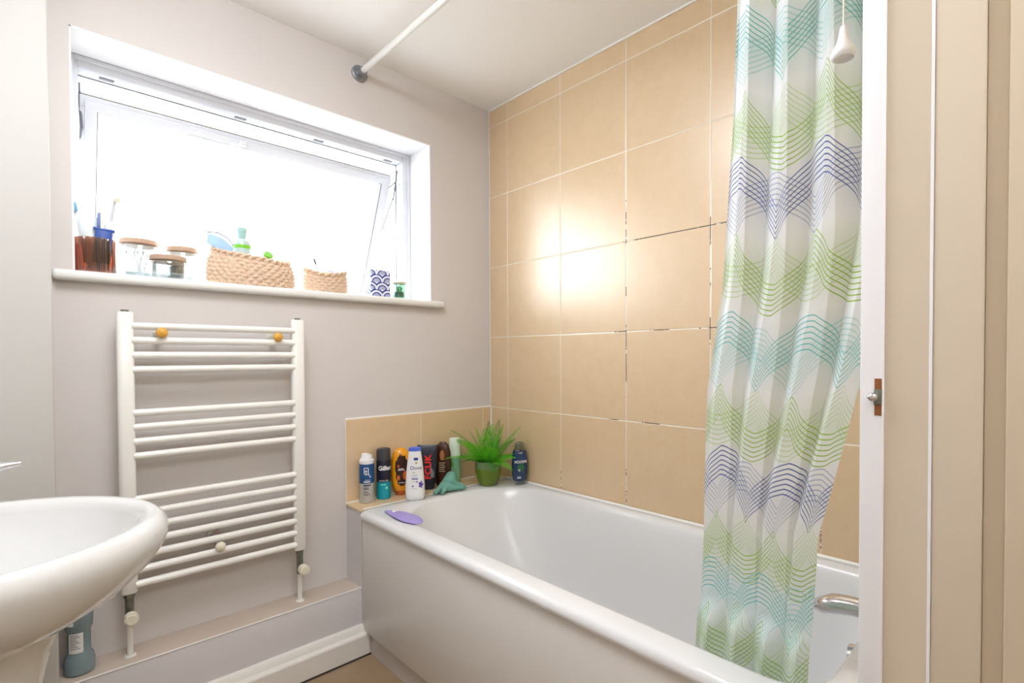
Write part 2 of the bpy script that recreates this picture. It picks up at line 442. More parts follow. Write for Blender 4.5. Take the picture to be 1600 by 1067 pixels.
# ------------------------------------------------------------------ bath
def rrect(xa, xb, ya, yb, r0, r1, z, nc=12, ns=10):
    """ya = window end (less negative), yb = tap end; r0 corner radii at window end, r1 at tap end"""
    pts = []
    def arc(cx, cy, r, a0):
        for i in range(nc): 
            a = a0+PI/2*i/(nc); pts.append((cx+r*math.cos(a), cy+r*math.sin(a), z))
    def seg(a, b):
        for i in range(ns): t = i/ns; pts.append((a[0]+(b[0]-a[0])*t, a[1]+(b[1]-a[1])*t, z))
    arc(xb-r0, ya-r0, r0, 0); seg((xb-r0, ya), (xa+r0, ya))
    arc(xa+r0, ya-r0, r0, PI/2); seg((xa, ya-r0), (xa, yb+r1))
    arc(xa+r1, yb+r1, r1, PI); seg((xa+r1, yb), (xb-r1, yb))
    arc(xb-r1, yb+r1, r1, 1.5*PI); seg((xb, yb+r1), (xb, ya-r0))
    return pts
bt = thing('bathtub', 'white acrylic bathtub with smooth side panel along the tan tiled wall', 'bathtub', (-.36, -.95, 0))
bm = newbm()
bxa, bxb, bya, byb = -.717, -.002, -.129, YF+.002
X0, X1, Y0, Y1 = -.646, -.048, -.192, -1.655
R = [rrect(bxa+.001, bxb, bya, byb, .012, .012, .499), rrect(bxa, bxb, bya, byb, .012, .012, .503),
     rrect(bxa, bxb, bya, byb, .012, .012, .508), rrect(bxa+.004, bxb-.002, bya-.002, byb+.002, .014, .014, .517),
     rrect(bxa+.011, bxb-.004, bya-.004, byb+.004, .018, .018, .5228), rrect(bxa+.022, bxb-.008, bya-.008, byb+.008, .024, .024, .525),
     rrect(X0-.012, X1+.01, Y0+.01, Y1-.012, .26, .10, .525), rrect(X0-.004, X1+.003, Y0+.003, Y1-.004, .255, .095, .5235),
     rrect(X0+.003, X1-.003, Y0-.004, Y1+.003, .25, .09, .518), rrect(X0+.009, X1-.009, Y0-.012, Y1+.008, .245, .09, .507),
     rrect(X0+.016, X1-.016, Y0-.03, Y1+.014, .24, .09, .48), rrect(X0+.030, X1-.030, Y0-.08, Y1+.03, .23, .10, .40),
     rrect(X0+.045, X1-.045, Y0-.15, Y1+.05, .21, .11, .29), rrect(X0+.060, X1-.060, Y0-.22, Y1+.07, .18, .12, .20),
     rrect(X0+.085, X1-.085, Y0-.28, Y1+.10, .15, .12, .155), rrect(X0+.13, X1-.13, Y0-.34, Y1+.15, .12, .10, .137),
     rrect(X0+.20, X1-.20, Y0-.42, Y1+.22, .08, .07, .13)]
loft(bm, R, cap0=False)
tub = obj('tub', bm, M_acr, bt, 60)
bm = newbm(); add_box(bm, -.7055, -.699, YF+.004, -.1305, .084, .4985, .002)
obj('side_panel', bm, M_panel, bt)
bm = newbm(); add_box(bm, -.7095, -.7045, YF+.004, -.131, .4905, .4965, .0015); obj('panel_clip_rail', bm, M_caulk, bt)
bm = newbm(); add_box(bm, -.7097, -.7046, -1.45, -.25, .4966, .4989); obj('panel_gap', bm, M_dark, bt)
bm = newbm(); add_box(bm, -.690, -.674, YF+.004, -.162, .0005, .09); pl = obj('plinth', bm, M_plinth, bt)
bm = newbm(); cyl(bm, (-.691, -.176, .062), (-.6895, -.176, .062), .006, 16); obj('screw_cap', bm, M_chr, pl)
bm = newbm(); cyl(bm, (-.009, -.13, .528), (-.009, YF, .528), .006, 10); cyl(bm, (-.7, -.129, .526), (-.01, -.129, .526), .0025, 8)
obj('sealant_bead', bm, M_caulk, bt)
bm = newbm(); lathe(bm, [(.001, .137), (.03, .137), (.034, .134), (.034, .131)], (-.35, -1.38, 0)); obj('plug_waste', bm, M_chr, bt)
bm = newbm(); cyl(bm, (-.35, Y1+.012, .455), (-.35, Y1+.026, .452), .03, 24); obj('overflow', bm, M_chr, bt)

# bath filler tap on the end deck
tp = thing('bath_tap', 'chrome bath tap with rounded spout at the tap end of the bath', 'tap', (-.33, -1.70, .525))
bm = newbm(); lathe(bm, [(.034, 0), (.034, .006), (.026, .012), (.024, .05), (.022, .06), (.001, .064)], (-.33, -1.70, .525)); obj('body', bm, M_chr, tp)
bm = newbm()
sp = []
for i in range(11):
    t = i/10
    y = -1.70+t*.145; z = .556+math.sin(t*PI*.8)*.008 - t*t*.020
    hw = .019+.007*t; hh = .014+.007*t
    if i == 10: hw *= .55; hh *= .55
    if i == 9: hw *= .9; hh *= .9; y -= .004
    sp.append([(-.34+hw*math.copysign(abs(math.cos(a))**.7, math.cos(a)), y, z+hh*math.copysign(abs(math.sin(a))**.8, math.sin(a))) for a in [2*PI*k/20 for k in range(20)]])
loft(bm, sp)
obj('spout', bm, M_chr, tp, 60)
for s in (-1, 1):
    bm = newbm(); cx = -.33+s*.09
    lathe(bm, [(.024, 0), (.024, .006), (.016, .012), (.015, .045), (.022, .05), (.024, .075), (.018, .085), (.001, .087)], (cx, -1.70, .525)); obj('handle', bm, M_chr, tp)
bm = newbm(); tube(bm, [(-.42, -1.70, .55), (-.24, -1.70, .55)], .013, 16); obj('bridge', bm, M_chr, tp)

# ------------------------------------------------------------------ basin, pedestal, tap
def basin_ring(cx, cy, a, b, z, n=96, e=2.0, back=None):
    r = []
    for i in range(n):
        t = 2*PI*i/n; c, s = math.cos(t), math.sin(t)
        x = cx+a*math.copysign(abs(c)**(2/e), c); y = cy+b*math.copysign(abs(s)**(2/e), s)
        if back is not None: x = max(x, back)
        r.append((x, y, z))
    return r
BX, BY, BZ = -1.67, -.70, .80
bs = thing('washbasin', 'white ceramic pedestal washbasin at the left beside the towel radiator', 'washbasin', (BX, BY, 0))
bk = XL+.004
prof = [(.10, .12, .632, .0), (.13, .145, .637, .0), (.19, .185, .655, 0), (.245, .23, .687, 0), (.28, .262, .722, 0), (.297, .278, .748, 0), (.302, .283, .766, 0),
        (.300, .281, .782, 0), (.292, .273, .795, 0), (.282, .263, .8005, 0), (.270, .251, .7985, 0), (.262, .243, .792, 0), (.256, .237, .780, 0),
        (.245, .226, .755, 0), (.215, .195, .72, 0), (.165, .15, .69, 0), (.10, .09, .672, 0), (.03, .03, .666, 0)]
bm = newbm()
loft(bm, [basin_ring(BX, BY, a, b, z, back=bk if i < 10 else XL+.10) for i, (a, b, z, _) in enumerate(prof)])
obj('bowl', bm, M_cer, bs, 60)
bm = newbm()
px = -1.655
ped = []
for z, a, b in ((0, .125, .10), (.02, .122, .098), (.06, .112, .088), (.30, .100, .078), (.50, .104, .082), (.60, .125, .105), (.66, .15, .13)):
    ped.append(basin_ring(px, BY, a, b, z, e=2.4, back=px-.12))
loft(bm, ped); obj('pedestal', bm, M_cer, bs, 60)
bm = newbm(); cyl(bm, (BX+.02, BY, .668), (BX+.02, BY, .672), .022, 24); obj('plug_waste', bm, M_chr, bs)
bt2 = thing('basin_tap', 'chrome lever tap standing on the rim of the washbasin', 'tap', (-1.79, BY, .80))
bm = newbm(); lathe(bm, [(.026, 0), (.026, .006), (.02, .012), (.02, .07), (.018, .085), (.001, .09)], (-1.79, BY, .80)); obj('body', bm, M_chr, bt2)
bm = newbm(); tube(bm, [(-1.79, BY, .845), (-1.72, BY, .862), (-1.68, BY, .862), (-1.665, BY, .85)], [.013, .012, .012, .011], 16); obj('spout', bm, M_chr, bt2)
bm = newbm()
lv = []
for i in range(8):
    t = i/7; x = -1.80+t*.235; z = .886+t*.026-.002*t*t; hw = .013+.006*math.sin(t*PI*.9); hh = .014-.006*t
    if i == 7: hw *= .5; hh *= .5
    lv.append([(x, BY+hw*math.cos(a), z+hh*math.sin(a)) for a in [2*PI*k/16 for k in range(16)]])
loft(bm, lv); obj('lever', bm, M_chr, bt2, 60)

# ------------------------------------------------------------------ towel radiator
rd = thing('towel_radiator', 'white ladder towel radiator on the wall below the window', 'radiator', (-1.131, -.065, .418))
def stile(xa, xb, zt):
    bm = newbm(); r = []
    n = 14; cx = (xa+xb)/2; hw = (xb-xa)/2
    for z, s in ((.418, .9), (.421, 1), (zt-.003, 1), (zt, .9)):
        ring = []
        for i in range(24):
            a = 2*PI*i/24; c, q = math.cos(a), math.sin(a)
            ring.append((cx+s*hw*math.copysign(abs(c)**.6, c), -.066+s*.017*math.copysign(abs(q)**.6, q), z))
        r.append(ring)
    loft(bm, r); return bm
for xa, xb, zt in ((-1.383, -1.344, 1.214), (-.922, -.881, 1.213)):
    s = obj('stile', stile(xa, xb, zt), M_rad, rd)
    bm = newbm(); cx = (xa+xb)/2
    cyl(bm, (cx, -.066, zt-.001), (cx, -.066, zt+.006), .009, 12)
    obj('air_vent_plug', bm, M_old, s)
for z in (1.175, 1.134, 1.092, 1.051, .928, .887, .846, .805, .682, .641, .601, .561, .521, .480, .439):
    bm = newbm(); cyl(bm, (-1.350, -.074, z), (-.915, -.074, z), .0105, 20); obj('rung', bm, M_rad, rd)
for x, z, m, lb in ((-1.283, 1.157, M_orange, 'varnished wooden knob'), (-.971, 1.152, M_orange, 'varnished wooden knob'), (-1.144, .498, M_cream, 'cream knob')):
    bm = newbm(); cyl(bm, (x, 0, z), (x, -.082, z), .0095, 16)
    if m is M_cream: cyl(bm, (x, -.001, z+.018), (x, -.010, z+.018), .019, 24)
    bk_ = obj('wall_bracket', bm, M_chr if m is M_cream else M_cream, rd)
    bm = newbm(); sphere(bm, (x, -.092, z), .0145, .010, .0145, 24); k_ = obj('bracket_knob', bm, m, bk_); k_['label'] = lb
for x in (-1.3635, -.9015):
    bm = newbm(); tube(bm, [(x, -.066, .419), (x, -.066, .405)], .013, 6); tube(bm, [(x, -.066, .406), (x, -.066, .335)], .0105, 16)
    cyl(bm, (x, -.066, .36), (x, -.095, .36), .008, 16)
    v = obj('valve', bm, M_old, rd)
    bm = newbm(); cyl(bm, (x, -.092, .357), (x, -.118, .357), .0165, 24)
    bmesh.ops.bevel(bm, geom=[e for e in bm.edges if e.calc_length() > .0 and all(abs(p.co.y+.118) < .001 for p in e.verts)], offset=.004, segments=3, affect='EDGES')
    obj('valve_cap', bm, M_cream, v)
    bm = newbm(); cyl(bm, (x, -.066, .345), (x, -.066, .238), .0078, 16); lathe(bm, [(.014, .2375), (.013, .241), (.008, .242)], (x, -.066, 0)); obj('pipe_tail', bm, M_rad, v)

# ------------------------------------------------------------------ curtain rod + curtain
RX, RZ = -.64, 2.18
rdd = thing('curtain_rod', 'white shower curtain rod under the ceiling over the bath edge', 'curtain rod', (RX, 0, RZ))
bm = newbm(); cyl(bm, (RX, -.006, RZ), (RX, YF, RZ), .0105, 20); obj('rod', bm, M_rod, rdd)
bm = newbm()
tube(bm, [(RX, -.0, RZ), (RX, -.006, RZ), (RX, -.010, RZ)], [.031, .031, .026], 24); tube(bm, [(RX, -.008, RZ), (RX, -.040, RZ)], .0150, 20)
cyl(bm, (RX+.018, -.008, RZ-.012), (RX+.018, -.013, RZ-.012), .004, 8); cyl(bm, (RX-.018, -.008, RZ+.012), (RX-.018, -.013, RZ+.012), .004, 8)
obj('flange', bm, M_flange, rdd)

def curtain_mat():
    k = NT('wave_print_peva'); uv = k.n('ShaderNodeUVMap'); s = k.n('ShaderNodeSeparateXYZ'); k.l(uv.outputs[0], s.inputs[0])
    U, V = s.outputs[0], s.outputs[1]
    white = lin((244, 250, 255)); col = white
    TE, GR, NA, LT = (84, 190, 186), (150, 196, 66), (40, 76, 168), (110, 202, 206)
    # (centre height, colour, cusp down(+1)/up(-1), phase)
    bands = [(2.05, GR, -1, .8), (1.93, NA, 1, .3), (1.78, GR, -1, .8), (1.640, TE, 1, .26), (1.490, GR, -1, .74), (1.370, NA, 1, .30), (1.232, GR, -1, .82), (1.088, LT, 1, .30),
             (.952, GR, -1, .80), (.830, NA, 1, .22), (.705, GR, -1, .76), (.612, LT, 1, .36), (.520, GR, -1, .85)]
    SP, N = .0094, 7
    dU = k.mth('MULTIPLY', k.noise(3.0, 1), .5)
    for zc, c, sg, ph in bands:
        tint = lin(c)
        # soft wash of colour printed behind the lines
        d = k.mth('ABSOLUTE', k.mth('SUBTRACT', V, zc)); wash = k.mth('MULTIPLY', k.ramp(d, .075, .0), .24 if c is not NA else .12)
        col = k.mix(wash, col, tint)
        for fam, (A, dz, st, fr) in enumerate(((.082, .0, .95, 1.9), (.064, -.012 * sg, .45, 1.9))):
            sh = k.mth('ABSOLUTE', k.mth('SINE', k.mth('MULTIPLY', k.mth('ADD', k.mth('MULTIPLY', U, fr), ph+fam*(.44+.1*(bands.index((zc, c, sg, ph)) % 2))), PI)))
            # top line height above band foot
            base = zc+dz-sg*A*.5-N*SP*.5
            t = k.mth('DIVIDE', k.mth('SUBTRACT', V, k.mth('MULTIPLY_ADD', sh, sg*A, base)), SP)
            fr_ = k.mth('ABSOLUTE', k.mth('SUBTRACT', k.mth('FRACT', t), .5))
            ln = k.ramp(fr_, .16, .08)
            ins = k.mth('MULTIPLY', k.mth('GREATER_THAN', t, 0), k.mth('LESS_THAN', t, N))
            col = k.mix(k.mth('MULTIPLY', k.mth('MULTIPLY', ln, ins), st), col, tint)
    k.l(col, k.b.inputs['Base Color']); k.b.inputs['Roughness'].default_value = .35
    tl = k.n('ShaderNodeBsdfTranslucent'); k.l(col, tl.inputs[0])
    mx = k.n('ShaderNodeMixShader'); mx.inputs[0].default_value = .35; k.l(k.b.outputs[0], mx.inputs[1]); k.l(tl.outputs[0], mx.inputs[2])
    tr = k.n('ShaderNodeBsdfTransparent'); k.l(k.mix(.5, white, col), tr.inputs[0])
    m2 = k.n('ShaderNodeMixShader'); m2.inputs[0].default_value = .05
    k.l(mx.outputs[0], m2.inputs[1]); k.l(tr.outputs[0], m2.inputs[2]); k.l(m2.outputs[0], k.out.inputs[0])
    return k.m
def interp(tab, z):
    for (za, va), (zb, vb) in zip(tab, tab[1:]):
        if za >= z >= zb: t = (za-z)/(za-zb); t = t*t*(3-2*t) if False else t; return va+(vb-va)*t
    return tab[-1][1] if z < tab[-1][0] else tab[0][1]
YLt = [(2.2, -1.525), (1.744, -1.498), (1.512, -1.486), (1.215, -1.464), (1.02, -1.431), (.96, -1.428), (.715, -1.416), (.527, -1.402), (.44, -1.396)]
YRt = [(2.2, -1.745), (1.3, -1.742), (1.06, -1.706), (.88, -1.662), (.77, -1.634), (.66, -1.626), (.44, -1.612)]
me = bpy.data.meshes.new('shower_curtain'); bm = newbm(); uvl = bm.loops.layers.uv.new('UVMap')
NU, NZ = 320, 90
G = []
for j in range(NZ+1):
    z = 2.168-(2.168-.445)*j/NZ; row = []
    hz = (2.168-z)/1.72
    for i in range(NU+1):
        s = i/NU
        yl, yr = interp(YLt, z), interp(YRt, z)
        amp = .024*(1-.35*hz)
        ph = 2*PI*(3.9*s+.10*math.sin(5*s+2.2*hz)+.18*hz*math.sin(PI*s)) + .6
        a = math.sin(ph)
        shp = a
        small = .004*math.sin(2*PI*11*s+4*hz)*(1-hz)
        x = -.64+.052*hz**.8+amp*shp*min(1, 8*s+.25)+small
        y = yl+(yr-yl)*(s+.012*math.sin(2*ph)*(1-.4*hz))
        x = max(x, -.668 + .10*hz) if z > .56 else max(x, -.604)
        row.append((x, y, z, s))
    G.append(row)
V = [[bm.verts.new(p[:3]) for p in r] for r in G]
for j in range(NZ):
    for i in range(NU):
        f = bm.faces.new((V[j][i], V[j][i+1], V[j+1][i+1], V[j+1][i]))
        for lp, (a, b) in zip(f.loops, ((j, i), (j, i+1), (j+1, i+1), (j+1, i))):
            q = G[a][b]; lp[uvl].uv = (q[3]*1.02, q[2]+.012*math.sin(9*q[3]+q[2]*3))
cur = obj('shower_curtain', bm, curtain_mat(), smooth=80)
tag(cur, 'translucent white shower curtain printed with green, teal and navy wave lines', 'shower curtain')

# pull cord with bell end
pc = thing('light_pull', 'white pull cord with a bell-shaped end hanging before the curtain', 'pull cord', (-.69, -1.697, ZC))
L = (-.69, -1.697)
bm = newbm(); lathe(bm, [(.03, 0), (.03, -.012), (.012, -.02), (.008, -.028)], (L[0], L[1], ZC)); obj('ceiling_cap', bm, M_white, pc)
bm = newbm(); cyl(bm, (L[0], L[1], ZC-.02), (L[0], L[1], 1.566), .0014, 8); obj('cord', bm, M_cream, pc)
bm = newbm(); lathe(bm, [(.0035, .030), (.0050, .028), (.0065, .018), (.0085, .008), (.0135, -.002), (.0170, -.010), (.0165, -.016), (.0135, -.018), (.0125, -.012), (.004, -.010)], (L[0], L[1], 1.545), 32); obj('bell', bm, M_white, pc, 60)

# ------------------------------------------------------------------ things on the tiled ledge
LZ = .5258
def cmap(r, z0, a0, ry=None):      # wrap text/patches round a cylinder
    return lambda x, y: ((r+.0004)*math.cos(a0+x/r), ((ry or r)+.0004)*math.sin(a0+x/r), z0+y)
CAMA = lambda x, y: math.atan2(CAM.y-y, CAM.x-x)
def P(name, rgb, **k): return plain(name, rgb, **{'rough': .3, **k})
WT = P('print_white', (240, 240, 240)); 

# shaving gel can, blue and silver
loc = (-.642, -.040, LZ)
t = thing('aerosol_can', 'blue and silver shaving gel can with white cap, leftmost on the tiled ledge', 'can', loc)
bm = newbm(); lathe(bm, [(.025, 0), (.0275, .003), (.0275, .075), (.0275, .076)], seg=40); obj('can_base', bm, P('gel_silver', (190, 188, 182), metal=.35), t, W=False)
bm = newbm(); lathe(bm, [(.0276, .0755), (.0276, .146), (.026, .150)], seg=40); obj('can_body', bm, P('gel_blue', (28, 84, 140), var=.35, vs=70), t, W=False)
bm = newbm(); lathe(bm, [(.0265, .149), (.0275, .152), (.0275, .163), (.022, .170), (.020, .180), (.019, .186), (.001, .187)], seg=32)
for v in bm.verts:
    if v.co.z > .166: v.co.z -= .35*max(0, (v.co.x*.8-v.co.y*.2))
obj('cap', bm, M_white, t, W=False)
a = CAMA(*loc[:2])
bm = newbm(); mf = cmap(.0277, 0, a)
for (xa, xb, ya, yb) in ((-.011, .006, .134, .1365), (-.011, -.0085, .112, .134), (-.004, -.0015, .108, .128), (.004, .0065, .112, .134), (-.009, .002, .121, .1235), (-.008, .006, .110, .1122), (.010, .014, .098, .104), (.006, .010, .106, .110), (-.012, .012, .080, .084), (-.008, .012, .088, .0895)):
    patch(bm, mf, xa, xb, ya, yb)
obj('print', bm, WT, t, W=False)
bm = newbm()
for (xa, xb, ya, yb) in ((-.012, .014, .066, .071), (-.012, .006, .058, .0605), (-.012, .008, .0525, .055), (-.012, .004, .043, .045)):
    patch(bm, mf, xa, xb, ya, yb)
obj('small_print', bm, P('print_navy', (24, 50, 90)), t, W=False)
text_part('GEL', .014, cmap(.0277, .034, a), P('print_black', (30, 30, 40)), t)

# dark can with teal base and white name
loc = (-.570, -.036, LZ)
t = thing('aerosol_can', 'shaving foam can in navy and turquoise with a charcoal cap', 'can', loc)
R1 = .0275
bm = newbm(); lathe(bm, [(.025, 0), (R1, .003), (R1, .068)], seg=40); obj('can_base', bm, P('foam_teal', (20, 158, 178), metal=.2), t, W=False)
bm = newbm(); lathe(bm, [(R1+.0001, .0675), (R1+.0001, .150), (.0262, .153)], seg=40); obj('can_body', bm, P('foam_navy', (24, 26, 44)), t, W=False)
bm = newbm(); lathe(bm, [(.0265, .152), (.0267, .188), (.0255, .195), (.023, .197), (.001, .197)], seg=40); obj('cap', bm, P('foam_cap', (62, 62, 68), rough=.45), t, W=False)
a = CAMA(*loc[:2])
text_part('Gillette', .0235, cmap(R1, .122, a+.5), WT, t, bold=.0008)
text_part('SHAVE GEL', .0078, cmap(R1, .073, a), WT, t)
bm = newbm(); patch(bm, cmap(R1+.0002, 0, a), -.014, .008, .056, .0605); patch(bm, cmap(R1+.0002, 0, a), .006, .016, .040, .050)
obj('print', bm, P('print_mint', (120, 220, 190)), t, W=False)

def oval_bottle(name, label, loc, rotz, prof, mat, capprof=None, capmat=None, exp=2.3, cat='bottle', n=40):
    """prof: (z, half width, half depth)"""
    t = thing(name, label, cat, loc, rotz)
    def mk(pr, nm, m):
        bm = newbm(); rings = []
        for z, a, b in pr:
            rings.append([(a*math.copysign(abs(math.cos(q))**(2/exp), math.cos(q)), b*math.copysign(abs(math.sin(q))**(2/exp), math.sin(q)), z) for q in [2*PI*i/n for i in range(n)]])
        loft(bm, rings); return obj(nm, bm, m, t, 50, W=False)
    mk(prof, 'bottle_body', mat)
    if capprof: mk(capprof, 'cap', capmat)
    def front(x, y):         # a point on the face towards local -y
        for (za, aa, ba), (zb, ab, bb) in zip(prof, prof[1:]):
            if za <= y <= zb:
                f = (y-za)/(zb-za+1e-9); A = aa+(ab-aa)*f; B = ba+(bb-ba)*f; break
        else: A, B = prof[-1][1:]
        u = min(.97, abs(x)/A); return (x, -B*(1-u**exp)**(1/exp)-.0006, y)
    return t, front
def label_poly(bm, front, cx, cz, rx, rz, fn=lambda a: 1, n=40):
    c = bm.verts.new(front(cx, cz)); prev = None; rings = []
    for k in (.35, .7, 1.0):
        rings.append([bm.verts.new(front(cx+rx*k*fn(2*PI*i/n)*math.cos(2*PI*i/n), cz+rz*k*fn(2*PI*i/n)*math.sin(2*PI*i/n))) for i in range(n)])
    for i in range(n): bm.faces.new((c, rings[0][i], rings[0][(i+1) % n]))
    for a_, b_ in zip(rings, rings[1:]):
        for i in range(n): bm.faces.new((a_[i], b_[i], b_[(i+1) % n], a_[(i+1) % n]))

def face_rot(x, y, extra=0):   # rotation that turns local -y to the camera
    return math.atan2(CAM.y-y, CAM.x-x)+PI/2+extra
# orange bottle standing on its cap
x, y = -.497, -.040
t, fr = oval_bottle('hair_care_bottle', 'orange yellow bottle with a dark splash label, standing on its brown cap', (x, y, LZ), face_rot(x, y, .1),
    [(.018, .022, .015), (.024, .028, .019), (.05, .035, .023), (.09, .038, .024), (.13, .037, .024), (.165, .032, .021), (.182, .022, .015), (.189, .008, .006)], P('amber_plastic', (240, 160, 20), rough=.2),
    [(0, .019, .013), (.003, .020, .014), (.017, .020, .014), (.019, .019, .013)], P('brown_cap', (170, 80, 24)))
bm = newbm(); random.seed(3)
jit = [random.uniform(.86, 1.05) for _ in range(40)]
label_poly(bm, fr, .002, .103, .027, .062, lambda a: jit[int(a/(2*PI)*40) % 40]*(1+.15*abs(math.cos(a)*math.sin(a))))
obj('label', bm, P('dark_brown_label', (62, 34, 26), var=.4, vs=90), t, W=False)
frz = lambda z0, dx=0: (lambda X, Y: tuple(Vector(fr(X+dx, Y+z0))+Vector((0, -.0006, 0))))
bm = newbm(); mf = frz(0)
for (xa, xb, ya, yb) in ((-.012, .008, .108, .1105), (-.014, .012, .103, .1055), (-.012, .012, .052, .054)): patch(bm, mf, xa, xb, ya, yb)
obj('small_print', bm, WT, t, W=False)
bm = newbm(); label_poly(bm, lambda X, Y: tuple(Vector(fr(X, Y))+Vector((0, -.0005, 0))), -.012, .074, .006, .010); label_poly(bm, lambda X, Y: tuple(Vector(fr(X, Y))+Vector((0, -.0005, 0))), .014, .082, .009, .018)
label_poly(bm, lambda X, Y: tuple(Vector(fr(X, Y))+Vector((0, -.0005, 0))), -.012, .120, .003, .006)
obj('printed_fruit', bm, P('print_orange', (214, 104, 40)), t, W=False)

# white body wash with blue cap, in front
x, y = -.493, -.142
t, fr = oval_bottle('body_wash_bottle', 'white body wash bottle with a blue lid, standing in front on the bath rim', (x, y, .5252), face_rot(x, y, -.12),
    [(0, .030, .019), (.004, .0355, .023), (.03, .0375, .024), (.06, .037, .0235), (.11, .033, .022), (.15, .029, .020), (.185, .0245, .018), (.192, .0235, .0175)], P('white_plastic', (238, 238, 238), rough=.22),
    [(.1915, .024, .0178), (.197, .0245, .018), (.204, .022, .0165), (.206, .015, .011)], P('periwinkle_cap', (84, 112, 214)))
f2 = lambda z0, dx=0: (lambda X, Y: fr(X+dx, Y+z0))
text_part('Dove', .020, f2(.127, .006), P('dove_navy', (36, 46, 110)), t)
bm = newbm(); patch(bm, fr, -.002, .014, .157, .167); patch(bm, fr, -.010, .014, .083, .087)
patch(bm, fr, -.010, .010, .092, .093); patch(bm, fr, -.010, .012, .099, .1003); patch(bm, fr, -.012, .010, .048, .0488)
obj('print', bm, P('dove_blue', (50, 70, 150)), t, W=False)
bm = newbm(); label_poly(bm, fr, .006, .147, .006, .0035, lambda a: 1 if math.cos(a) > -.4 else .6); patch(bm, fr, -.010, .006, .074, .0755); patch(bm, fr, -.006, .002, .108, .112)
obj('gold_bird', bm, P('dove_gold', (186, 170, 96)), t, W=False)
bm = newbm(); label_poly(bm, fr, .024, .062, .009, .015, lambda a: .8+.2*math.cos(5*a)); label_poly(bm, fr, -.006, .057, .0045, .0045, lambda a: .7+.3*math.cos(5*a)); label_poly(bm, fr, .010, .074, .004, .004, lambda a: .7+.3*math.cos(5*a))
obj('printed_flowers', bm, P('dove_violet', (100, 70, 170)), t, W=False)

# black tube with red upright lettering
x, y = -.372, -.040
t, fr = oval_bottle('shower_gel_tube', 'charcoal black shower gel with red lettering running upward', (x, y, LZ), face_rot(x, y, -.1),
    [(0, .026, .017), (.003, .028, .018), (.05, .0335, .018), (.11, .038, .016), (.16, .041, .012), (.183, .042, .004), (.186, .042, .0022)], P('charcoal_plastic', (34, 38, 56), rough=.3))
text_part('FCUK', .036, lambda X, Y: fr(-Y+.004, X*1.05+.095), P('print_red', (236, 52, 36)), t, bold=.0012, spacing=1.1)
bm = newbm()
for i in range(5): patch(bm, fr, .014+.003*i, .0155+.003*i, .05, .10-.006*i)
obj('small_print', bm, P('print_grey', (150, 156, 170)), t, W=False)
# brown bottle
x, y = -.295, -.040
t, fr = oval_bottle('shampoo_bottle', 'dark chocolate brown shampoo bottle with curved shoulders', (x, y, LZ), face_rot(x, y, -.25),
    [(0, .024, .015), (.004, .028, .018), (.06, .034, .020), (.11, .035, .020), (.15, .032, .018), (.178, .024, .014), (.190, .012, .008)], P('brown_plastic', (74, 40, 26), rough=.18, var=.3, vs=30))
bm = newbm(); label_poly(bm, fr, .0, .135, .010, .022); obj('label', bm, P('copper_print', (186, 120, 74), metal=.3), t, W=False)
bm = newbm()
for i in range(5): patch(bm, fr, -.013, .013-.003*(i % 2), .100-.009*i, .104-.009*i)
obj('small_print', bm, P('print_tan', (170, 160, 130)), t, W=False)
# pale green bottle with white head
x, y = -.232, -.036
t, fr = oval_bottle('lotion_bottle', 'slim pale green bottle with a white upper half beside the fern', (x, y, LZ), face_rot(x, y, 0),
    [(0, .022, .016), (.004, .025, .018), (.06, .027, .018), (.114, .0265, .017)], P('pale_green_plastic', (128, 184, 140), rough=.3),
    [(.114, .0266, .0172), (.150, .025, .015), (.196, .023, .009), (.2, .022, .006)], P('mint_white_plastic', (222, 234, 216), rough=.35))
bm = newbm(); label_poly(bm, fr, -.012, .085, .009, .014, lambda a: .8+.2*math.cos(6*a)); obj('printed_leaf', bm, P('leaf_print', (90, 170, 60)), t, W=False)
# navy bottle right of the fern, clear cap below
x, y = -.048, -.262
t, fr = oval_bottle('shower_gel_bottle', 'navy blue shower gel bottle standing on a clear cap right of the fern', (x, y, .5252), face_rot(x, y, .35),
    [(.016, .024, .015), (.022, .031, .019), (.05, .035, .021), (.09, .036, .021), (.125, .034, .020), (.146, .031, .019), (.150, .029, .017)], P('navy_plastic', (20, 52, 92), rough=.15, coat=.5),
    [(0, .022, .014), (.003, .024, .015), (.017, .024, .015)], clear('clear_cap', (214, 226, 240), gl=.3))
bm = newbm(); rings = []
for z, a_, b_ in ((.150, .029, .017), (.158, .024, .014), (.178, .020, .012), (.186, .014, .009), (.189, .004, .003)):
    rings.append([(a_*math.cos(q), b_*math.sin(q), z) for q in [2*PI*i/24 for i in range(24)]])
loft(bm, rings); obj('hanger', bm, clear('grey_clear_plastic', (190, 196, 190), gl=.25), t, 50, W=False)
text_part('RADOX', .0155, lambda X, Y: fr(-X-.002, -Y+.103), WT, t, bold=.0004)
bm = newbm(); label_poly(bm, fr, -.002, .078, .019, .020, lambda a: .85+.12*math.cos(7*a)); obj('printed_leaves', bm, P('dark_green_print', (30, 110, 66), var=.5, vs=120), t, W=False)
bm = newbm(); patch(bm, fr, -.018, -.002, .030, .038); patch(bm, fr, -.012, .006, .140, .143); label_poly(bm, fr, -.010, .066, .004, .005)
obj('print', bm, P('print_pale', (190, 200, 220)), t, W=False)

